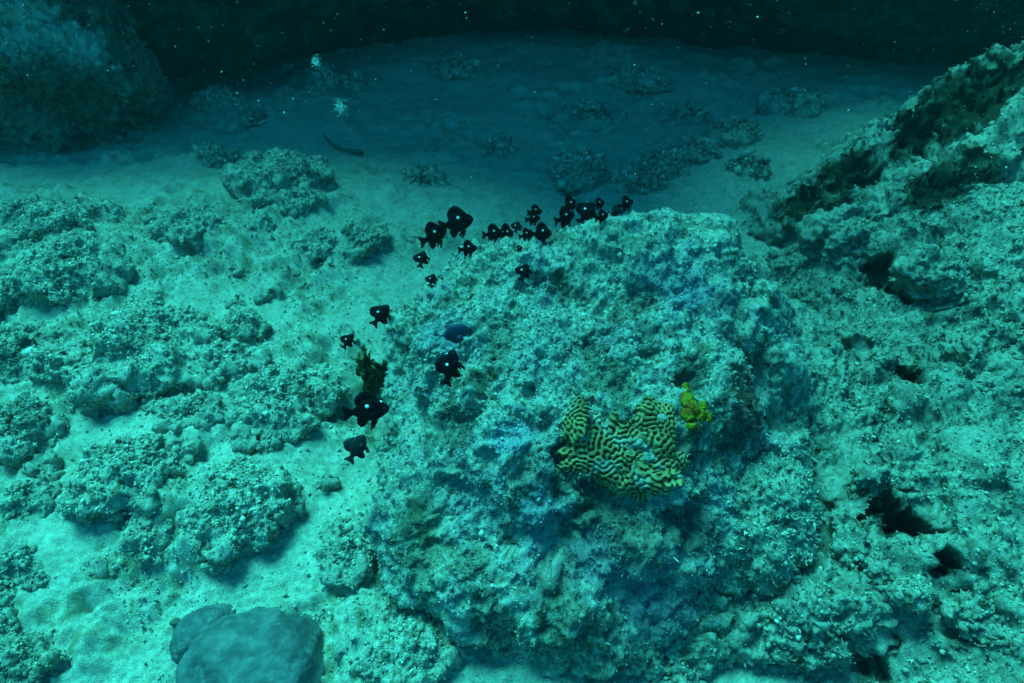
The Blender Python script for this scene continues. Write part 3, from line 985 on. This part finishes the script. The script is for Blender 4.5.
rock('upper_boulder', 'big boulder in the upper left corner with shade and lit patches painted in', (-2.75, 3.95, 0.25),
     [((0, 0, 0), (0.62, 0.50, 0.50), 0), ((-0.4, 0.1, 0.3), (0.5, 0.5, 0.55), 0), ((0.15, -0.05, -0.1), (0.55, 0.42, 0.40), 0), ((-0.1, -0.1, 0.25), (0.4, 0.4, 0.4), 0)],
     90, 280, cat='boulder', silt=0.25, darkness=0.8, tone=0.6, amps=(0.08, 0.05, 0.016, 0.006), warp=0.06, crumb=7000, tuft=900, size=0.007, worl=0.035, worl2=0.016, zcut=-0.15,  # boulder's shade put into its colour by low silt and tone
     patches=((20, 22, 0.24, PALE, 0.95), (80, 42, 0.17, PALE, 0.95), (30, 128, 0.14, SILT, 0.6), (60, 90, 0.2, OLIVE * 0.6, 0.6)))  # pale entries at the top: sunlit spots painted as colour

# ================================================================ SMOOTH PURPLE CORAL at the bottom
p0 = at(250, 665, 0.05)
s = depth(p0) / FPX
pc = empty('purple_coral', (p0[0], p0[1], gz(p0[0], p0[1])))
tag(pc, 'smooth purple-grey dome coral cut off by the bottom edge', 'coral')


def smooth_lobe(name, px, py, z, rx, ry, rz, seed, sink=0.0):
    D, Q = cube_sphere(56)
    c = at(px, py, z)
    P = D * np.array([rx, ry, rz])
    P = P + c
    P = P + D * (0.014 * noise(P, 11, seed) + 0.004 * noise(P, 24, seed + 1) - 0.013 * sstep(0.0, 0.6, noise(P * np.array([1, 0.4, 0.6]), 17, seed + 2)) + 0.0022 * fbm(P, 60, 2, seed + 4))[:, None]
    P = P + D * (0.0009 * fbm(P, 190, 2, seed + 3))[:, None]
    C = lerp(np.array([0.085, 0.095, 0.10]), np.array([0.15, 0.16, 0.165]), sstep(-0.5, 0.5, fbm(P, 16, 3, seed + 5, 0.6)))
    C = lerp(C, SILT, 0.22 * sstep(0.35, 0.85, fbm(P, 34, 3, seed + 8, 0.65)))
    rim = sstep(0.30, 0.0, D[:, 2] + 0.12 * noise(P, 30, seed + 6))
    C = lerp(C, SILT, 0.85 * rim)
    P, Q2, C = cull(P, Q, P[:, 2] > -0.06, C)
    make_obj(name, P - np.array(pc.location), Q2, M_SMOOTH, pc, C)


smooth_lobe('dome', 255, 666, 0.02, 74 * s, 0.125, 0.10, 801)
smooth_lobe('side_lobe', 211, 640, 0.01, 36 * s, 0.085, 0.075, 811)

# ================================================================ SEAWEED CLUMP, TWIG, SHELLS
M_WEED = plain_mat('brown_seaweed', (0.13, 0.115, 0.05), 0.9, 0.05)


def blade(parent, base, d, L, w, side, bend, mat, name='frond'):
    n = 8
    V, F = [], []
    d = np.asarray(d, float) / np.linalg.norm(d)
    side = side - d * np.dot(side, d)
    side /= np.linalg.norm(side)
    nn = np.cross(d, side)
    for k in range(n):
        t = k / (n - 1)
        c = base + d * L * t + nn * bend * t * t + side * 0.15 * L * math.sin(t * 5 + bend * 90)
        ww = w * (0.35 + 0.9 * math.sin(math.pi * min(1, t * 0.85 + 0.12))) * (1 + 0.2 * math.sin(9 * t + bend * 200))
        for q in (-1, 1):
            V.append(c + side * ww * q + nn * 0.004 * math.sin(7 * t + q))
        V.append(c + nn * 0.0025)
    V = np.array(V)
    for k in range(n - 1):
        a, b = 3 * k, 3 * k + 3
        F += [[a, a + 2, b + 2, b], [a + 2, a + 1, b + 1, b + 2], [a, b, b + 1, a + 1]]
    return make_obj(name, V - np.array(parent.location), np.array(F), mat, parent)


wb = at(373, 378, 0.12)
weed = empty('seaweed_clump', wb)
tag(weed, 'brown-green seaweed clump standing against the left side of the central boulder', 'seaweed')
for k in range(34):
    a = rng.uniform(-1, 1)
    blade(weed, wb + np.array([a * 0.030, rng.uniform(-0.02, 0.02), rng.uniform(-0.03, 0.06)]), (a * 0.35, 0.3 + rng.uniform(-0.4, 0.4), 0.9 * rng.choice([1, 1, -0.6])), rng.uniform(0.035, 0.06), rng.uniform(0.008, 0.014),
          np.array([1, rng.uniform(-0.8, 0.8), 0]), rng.uniform(-0.04, 0.04), M_WEED)


def stick(name, label, cat, pts, rad, mat, group=None):
    pts = [np.asarray(q, float) for q in pts]
    V, F = [], []
    m = 7
    for k, q in enumerate(pts):
        t = pts[min(k + 1, len(pts) - 1)] - pts[max(k - 1, 0)]
        t /= np.linalg.norm(t)
        a = np.cross(t, [0, 0, 1.0])
        a /= np.linalg.norm(a) + 1e-9
        b = np.cross(a, t)
        r = rad * (1 - 0.6 * k / (len(pts) - 1)) * (1 + 0.25 * math.sin(k * 2.3))
        for j in range(m):
            an = 2 * math.pi * j / m
            V.append(q + (a * math.cos(an) + b * math.sin(an)) * r)
    for k in range(len(pts) - 1):
        for j in range(m):
            F.append([k * m + j, k * m + (j + 1) % m, (k + 1) * m + (j + 1) % m, (k + 1) * m + j])
    V.append(pts[0])
    V.append(pts[-1])
    F = [[*f] for f in F]
    for j in range(m):
        F.append([len(V) - 2, (j + 1) % m, j, j])
        F.append([len(V) - 1, (len(pts) - 1) * m + j, (len(pts) - 1) * m + (j + 1) % m, (len(pts) - 1) * m + (j + 1) % m])
    V = np.array(V)
    me = bpy.data.meshes.new(name)
    me.from_pydata([tuple(v - pts[0]) for v in V], [], [tuple(dict.fromkeys(f)) for f in F])
    me.materials.append(mat)
    for pl in me.polygons:
        pl.use_smooth = True
    o = bpy.data.objects.new(name, me)
    COL.objects.link(o)
    o.location = pts[0]
    tag(o, label, cat, group)
    return o


M_TWIG = plain_mat('dead_branch', (0.13, 0.12, 0.09), 0.9, 0.1)
tw = [at(x, y, 0.0) for x, y in ((361, 146), (352, 143), (342, 140), (334, 135), (327, 130), (322, 124))]
stick('curved_branch', 'dark curved dead branch lying on the channel sand at upper left', 'branch', [np.array([q[0], q[1], gz(q[0], q[1]) + 0.02]) for q in tw], 0.013, M_TWIG)

M_SHELL = plain_mat('pale_shell', (0.48, 0.46, 0.40), 0.5, 0.4)
for k, (px, py, r, lab) in enumerate(((188, 418, 0.012, 'small round white shell below the large silt boulder'), (30, 352, 0.022, 'pale flat coral chip lying on the ragged dark rock'),
                                       (296, 274, 0.018, 'grey pebble half sunk in the pale sand at centre left'), (228, 316, 0.014, 'short grey coral stub on the pale sand'),
                                       (175, 622, 0.012, 'dark pebble on the bare sand near the purple coral'), (300, 356, 0.02, 'oblong stone lying on the sandy slope'))):
    D, Q = cube_sphere(10)
    p = at(px, py, 0.05)
    zz = gz(p[0], p[1]) + 0.02
    if k == 1:
        zz += 0.05
    p = at(px, py, zz)
    P = D * np.array([1.0, 0.8, 0.55]) * r
    P = P + D * (0.25 * r * noise(P + k, 1.3 / r, k))[:, None]
    o = make_obj('shell' if k == 0 else 'pebble', P, Q, M_SHELL if k < 2 else (M_TWIG if k == 4 else reef_mat('pebble_stone', False, (0.24, 0.22, 0.17))))
    o.location = (p[0], p[1], zz)
    tag(o, lab, 'shell' if k == 0 else 'pebble')

# ================================================================ DAMSELFISH
M_FISH = plain_mat('black_fish_skin', (0.003, 0.003, 0.006), 0.7, 0.06)
M_SPOT = plain_mat('white_spot_skin', (0.90, 0.90, 0.88), 0.5, 0.3)
M_EYE = plain_mat('fish_eye', (0.02, 0.02, 0.025), 0.15, 0.6)
M_BLUEFISH = plain_mat('dark_blue_fish_skin', (0.02, 0.028, 0.065), 0.5, 0.2)
M_GREYFISH = plain_mat('grey_fish_skin', (0.010, 0.016, 0.020), 0.6, 0.1)


def fish_body():
    #        x     top    bottom  halfwidth
    st = [(0.50, 0.015, -0.015, 0.010), (0.475, 0.065, -0.055, 0.035), (0.43, 0.125, -0.105, 0.062), (0.36, 0.195, -0.165, 0.088), (0.27, 0.255, -0.215, 0.108),
          (0.16, 0.300, -0.250, 0.120), (0.04, 0.310, -0.262, 0.118), (-0.08, 0.280, -0.245, 0.102), (-0.17, 0.220, -0.200, 0.078), (-0.235, 0.145, -0.135, 0.052),
          (-0.28, 0.095, -0.085, 0.034), (-0.32, 0.080, -0.070, 0.022), (-0.35, 0.085, -0.075, 0.010)]
    m = 16
    V, F = [], []
    for x, t, bt, w in st:
        c, h = (t + bt) / 2, (t - bt) / 2
        for j in range(m):
            a = 2 * math.pi * j / m
            V.append((x, w * math.sin(a) * abs(math.sin(a)) ** 0.15, c + h * math.cos(a)))
    for k in range(len(st) - 1):
        for j in range(m):
            F.append((k * m + j, k * m + (j + 1) % m, (k + 1) * m + (j + 1) % m, (k + 1) * m + j))
    F.append(tuple(range(m))[::-1])
    F.append(tuple(range((len(st) - 1) * m, len(st) * m)))
    return V, F


def fin(outline, th=0.012, y=0.0, splay=0.0, hinge=0.0):
    """an outline in the fish's x-z plane given real thickness, thinner to the outside"""
    o = np.array(outline, float)
    c = o.mean(0)
    V, F = [], []
    n = len(o)
    for sgn in (-1, 1):
        for q in o:
            V.append((q[0], y + sgn * th * 0.35 + splay * (hinge - q[1]), q[1]))
    for sgn in (-1, 1):
        V.append((c[0], y + sgn * th + splay * (hinge - c[1]), c[1]))
    for k in range(n):
        a, b = k, (k + 1) % n
        F += [(a, b, n + b, n + a), (2 * n, b, a), (2 * n + 1, n + a, n + b)]
    return V, F


def mesh_of(name, VF, mat, smooth=True):
    me = bpy.data.meshes.new(name)
    me.from_pydata(VF[0], [], VF[1])
    me.materials.append(mat)
    for pl in me.polygons:
        pl.use_smooth = smooth
    return me


DORSAL = [(0.28, 0.23), (0.21, 0.33), (0.13, 0.41), (0.05, 0.47), (-0.03, 0.50), (-0.11, 0.47), (-0.19, 0.40), (-0.245, 0.31), (-0.25, 0.22), (-0.22, 0.13), (-0.10, 0.22), (0.05, 0.26), (0.16, 0.25)]
ANAL = [(0.02, -0.22), (-0.04, -0.32), (-0.11, -0.385), (-0.18, -0.39), (-0.235, -0.31), (-0.25, -0.20), (-0.22, -0.12), (-0.10, -0.20)]
TAIL = [(-0.32, 0.07), (-0.40, 0.13), (-0.50, 0.20), (-0.545, 0.17), (-0.515, 0.06), (-0.50, 0.0), (-0.515, -0.06), (-0.545, -0.17), (-0.50, -0.19), (-0.40, -0.12), (-0.32, -0.065)]
PELVIC = [(0.20, -0.20), (0.14, -0.22), (0.06, -0.33), (0.03, -0.42), (0.07, -0.43), (0.14, -0.36), (0.21, -0.27)]
PECT = [(0.24, -0.03), (0.20, -0.10), (0.10, -0.14), (0.03, -0.12), (0.02, -0.05), (0.06, 0.01), (0.15, 0.02)]


def lens(c, r, nrm):
    D, Q = cube_sphere(4)
    nrm = np.array(nrm, float) / np.linalg.norm(nrm)
    P = D * r
    P = P - np.outer(P @ nrm, nrm) * 0.65
    return [tuple(v) for v in P + np.array(c)], [tuple(q) for q in Q]


def fish_parts(skin):
    return [('body', mesh_of('fish_body', fish_body(), skin)), ('dorsal_fin', mesh_of('dorsal_fin', fin(DORSAL), skin)), ('anal_fin', mesh_of('anal_fin', fin(ANAL), skin)),
            ('tail_fin', mesh_of('tail_fin', fin(TAIL), skin)), ('pelvic_fin', mesh_of('pelvic_fin', fin(PELVIC, 0.01, 0.03, 0.35, -0.2), skin)),
            ('pelvic_fin', mesh_of('pelvic_fin', fin(PELVIC, 0.01, -0.03, -0.35, -0.2), skin)),
            ('pectoral_fin', mesh_of('pectoral_fin', fin(PECT, 0.006, 0.125, 0.4, 0.0), skin)), ('pectoral_fin', mesh_of('pectoral_fin', fin(PECT, 0.006, -0.125, -0.4, 0.0), skin)),
            ('eye', mesh_of('eye', lens((0.39, 0.078, 0.055), 0.034, (0.4, 1, 0.1)), M_EYE)), ('eye', mesh_of('eye', lens((0.39, -0.078, 0.055), 0.034, (0.4, -1, 0.1)), M_EYE))]


def spot_parts(k=1.0):
    return [('white_spot', mesh_of('white_spot', lens((0.02, 0.098, 0.165), 0.045 * k, (0, 1, 0.5)), M_SPOT)),
            ('white_spot', mesh_of('white_spot', lens((0.02, -0.098, 0.165), 0.045 * k, (0, -1, 0.5)), M_SPOT)),
            ('forehead_spot', mesh_of('forehead_spot', lens((0.335, 0.0, 0.198), 0.04 * k, (0.6, 0, 0.8)), M_SPOT))]


BLACK = fish_parts(M_FISH) + spot_parts()
BLUEF = [q for q in fish_parts(M_BLUEFISH) if q[0] in ('body', 'tail_fin', 'pectoral_fin', 'eye')]
GREYF = fish_parts(M_GREYFISH)


def make_fish(px, py, L, head, label, lift=0.10, yaw=15, up=None, back=0.25, parts=BLACK, group='black damselfish hovering about the central boulder', off=None):
    """L: length in photo pixels; head: heading in degrees (0 right, 90 up the picture); yaw: turned away from the viewer; up: direction of the back"""
    d = Vector(ray(px, py)).normalized()
    hit = BTREE.ray_cast(Vector(CAM), d)
    t = hit[3] if hit[0] is not None else None
    g = at(px, py, 0.0)
    tg = float(np.linalg.norm(g - CAM))
    t = min(t, tg) if t else tg
    t = min(off, t - 0.05) if off else t - lift
    p = CAM + np.array(d) * t
    s = depth(p) / FPX
    ca, sa = math.cos(R(head)), math.sin(R(head))
    h = (C_R * ca + C_U * sa) * math.cos(R(yaw)) + C_F * math.sin(R(yaw))
    if up is None:
        u = np.array([0, 0, 1.0]) * 0.55 + C_U * 0.45
    else:
        u = C_R * math.cos(R(up)) + C_U * math.sin(R(up)) - C_F * back
    u = u - h * np.dot(u, h)
    u /= np.linalg.norm(u)
    y = np.cross(u, h)
    Mx = Matrix((tuple(h), tuple(y), tuple(u))).transposed().to_4x4()
    root = empty('damselfish', p)
    root.rotation_euler = Mx.to_euler()
    k = L * (1.06 if L < 40 else 0.98) * s / (max(math.cos(R(yaw)), 0.35) * 1.03)
    root.scale = (k, k, k)
    for nm, me in parts:
        o = bpy.data.objects.new(nm, me)
        COL.objects.link(o)
        o.parent = root
    tag(root, label, 'fish', group)
    return root


FAR = 1.95
FISH = [
    (367, 411, 46, 6, 'largest black damselfish, low over the sand left of the boulder', dict(off=1.42, yaw=10)),
    (457, 223, 33, 18, 'big black damselfish highest of the left pair above the boulder top', dict(off=FAR, yaw=20)),
    (434, 236, 28, 32, 'black damselfish just below and left of the big one at the boulder top', dict(off=FAR, yaw=25)),
    (422, 259, 17, 80, 'small black damselfish with its nose up at the boulder left shoulder', dict(off=1.78, yaw=20, up=162, back=0.1)),
    (468, 249, 18, 8, 'small black damselfish under the big one, against the pale crust', dict(lift=0.06, yaw=15)),
    (493, 234, 20, 10, 'left fish of the touching pair over the boulder top', dict(off=FAR, yaw=20)),
    (505, 235, 17, 15, 'right fish of the touching pair over the boulder top', dict(off=FAR + 0.03, yaw=45)),
    (517, 227, 12, 75, 'tiny black damselfish between the touching pair and the vertical stack', dict(off=FAR, yaw=25, up=158, back=0.1)),
    (535, 212, 15, 10, 'top fish of the vertical stack of black damselfish', dict(off=FAR + 0.04, yaw=20)),
    (533, 219, 15, 12, 'second fish down in the vertical stack of black damselfish', dict(off=FAR, yaw=20)),
    (526, 235, 14, 20, 'small fish at lower left of the vertical stack', dict(off=FAR, yaw=25)),
    (541, 234, 22, 5, 'larger fish at the bottom of the vertical stack', dict(off=FAR - 0.04, yaw=25)),
    (519, 249, 8, 30, 'tiniest black damselfish close to the crust below the vertical stack', dict(lift=0.05, yaw=20)),
    (569, 206, 19, 40, 'upper left fish of the dense right-hand group', dict(off=FAR + 0.05, yaw=40)),
    (565, 218, 22, 25, 'lower left fish of the dense right-hand group', dict(off=FAR, yaw=25)),
    (587, 213, 26, 55, 'tall black damselfish with the high pointed back in the right-hand group', dict(off=FAR, yaw=20, up=128, back=0.1)),
    (599, 204, 13, 20, 'small fish right of the tall pointed one', dict(off=FAR + 0.05, yaw=20)),
    (602, 217, 15, 25, 'small fish just under the gap in the right-hand group', dict(off=FAR, yaw=25)),
    (626, 204, 17, 25, 'rightmost black damselfish at the boulder crest', dict(off=FAR, yaw=20)),
    (524, 272, 18, 70, 'black damselfish pointing up over the pale crust below the groups', dict(lift=0.10, yaw=20, up=152, back=0.1)),
    (432, 280, 13, 75, 'small upright black damselfish below the boulder left shoulder', dict(off=1.72, yaw=25, up=160, back=0.1)),
    (381, 315, 24, 55, 'black damselfish climbing steeply above the seaweed clump', dict(off=1.66, yaw=12, up=142, back=0.1)),
    (348, 341, 16, 60, 'small black damselfish over the sand beside the seaweed top', dict(off=1.62, yaw=15, up=145, back=0.1)),
    (450, 367, 34, 78, 'black damselfish standing on its tail in front of the dark blue fish', dict(lift=0.14, yaw=12, up=165, back=0.7)),
]
for px, py, L, head, lab, kw in FISH:
    make_fish(px, py, L, head, lab, **kw)
make_fish(616, 213, 16, 10, 'blurred grey damselfish tucked against the crust at the boulder crest', off=FAR + 0.02, parts=GREYF, group='grey fish')
make_fish(455, 335, 36, 12, 'dark blue oval fish half sunk in a hollow of the boulder', lift=0.012, parts=BLUEF, yaw=0, group='blue fish')
make_fish(357, 448, 27, 62, 'dim grey fish slanting downward under the largest damselfish', off=1.50, parts=GREYF, yaw=20, up=140, group='grey fish')

# ================================================================ DRIFTING PARTICLES IN THE WATER
M_SNOW = plain_mat('marine_snow_flake', (0.75, 0.75, 0.72), 0.8, 0.2)
n = 1300
px = rng.uniform(-80, W + 80, n)
py = H * rng.beta(1.0, 3.2, n) - 20
dd = np.where(rng.uniform(size=n) < 0.06, rng.uniform(0.5, 0.9, n), rng.uniform(1.0, 2.7, n))
P = np.array([CAM + ray(a, b) / np.linalg.norm(ray(a, b)) * d for a, b, d in zip(px, py, dd)])
rad = 0.00048 * dd * rng.lognormal(-0.1, 0.6, n)
v, f, c = crumbs(P, rad, np.ones((n, 3)))
sn_o = make_obj('marine_snow', v, f, M_SNOW, None, None, smooth=False)
tag(sn_o, 'fine white particles drifting in the water', 'particles', kind='stuff')
for px, py, r, lab in ((316, 62, 6, 'soft pale floc drifting in front of the dark ledge'), (340, 107, 9, 'larger soft white floc drifting over the channel')):
    o_ = CAM + ray(px, py) * 1.1
    s = 1.1 / FPX
    q = rng.normal(size=(260, 3)) * np.array([0.8, 0.8, 1.1]) * r * s * 0.42
    v, f, c = crumbs(q, rng.uniform(0.0004, 0.0010, 260), np.ones((260, 3)))
    o = make_obj('drifting_floc', v, f, M_SNOW, None, None, smooth=False)
    o.location = o_
    tag(o, lab, 'floc', 'flocs in the water')

# ================================================================ THE WATER'S HAZE
hm = bpy.data.materials.new('water_haze')
hm.use_nodes = True
nt = hm.node_tree
nt.nodes.remove(nt.nodes['Principled BSDF'])
pv = nt.nodes.new('ShaderNodeVolumePrincipled')
pv.inputs['Color'].default_value = (0.40, 0.84, 0.92, 1)
pv.inputs['Density'].default_value = 0.0055
nt.links.new(pv.outputs[0], nt.nodes['Material Output'].inputs['Volume'])
bv, bq = [], []
hx0, hx1, hy0, hy1, hz0, hz1 = -12, 12, -3, 12, -1.6, 5.4
hv = np.array([(x, y, z_) for x in (hx0, hx1) for y in (hy0, hy1) for z_ in (hz0, hz1)])
hf = np.array([(0, 1, 3, 2), (4, 6, 7, 5), (0, 4, 5, 1), (2, 3, 7, 6), (0, 2, 6, 4), (1, 5, 7, 3)])
haze = make_obj('haze', hv, hf, hm, None, None, smooth=False)
tag(haze, kind='stuff')
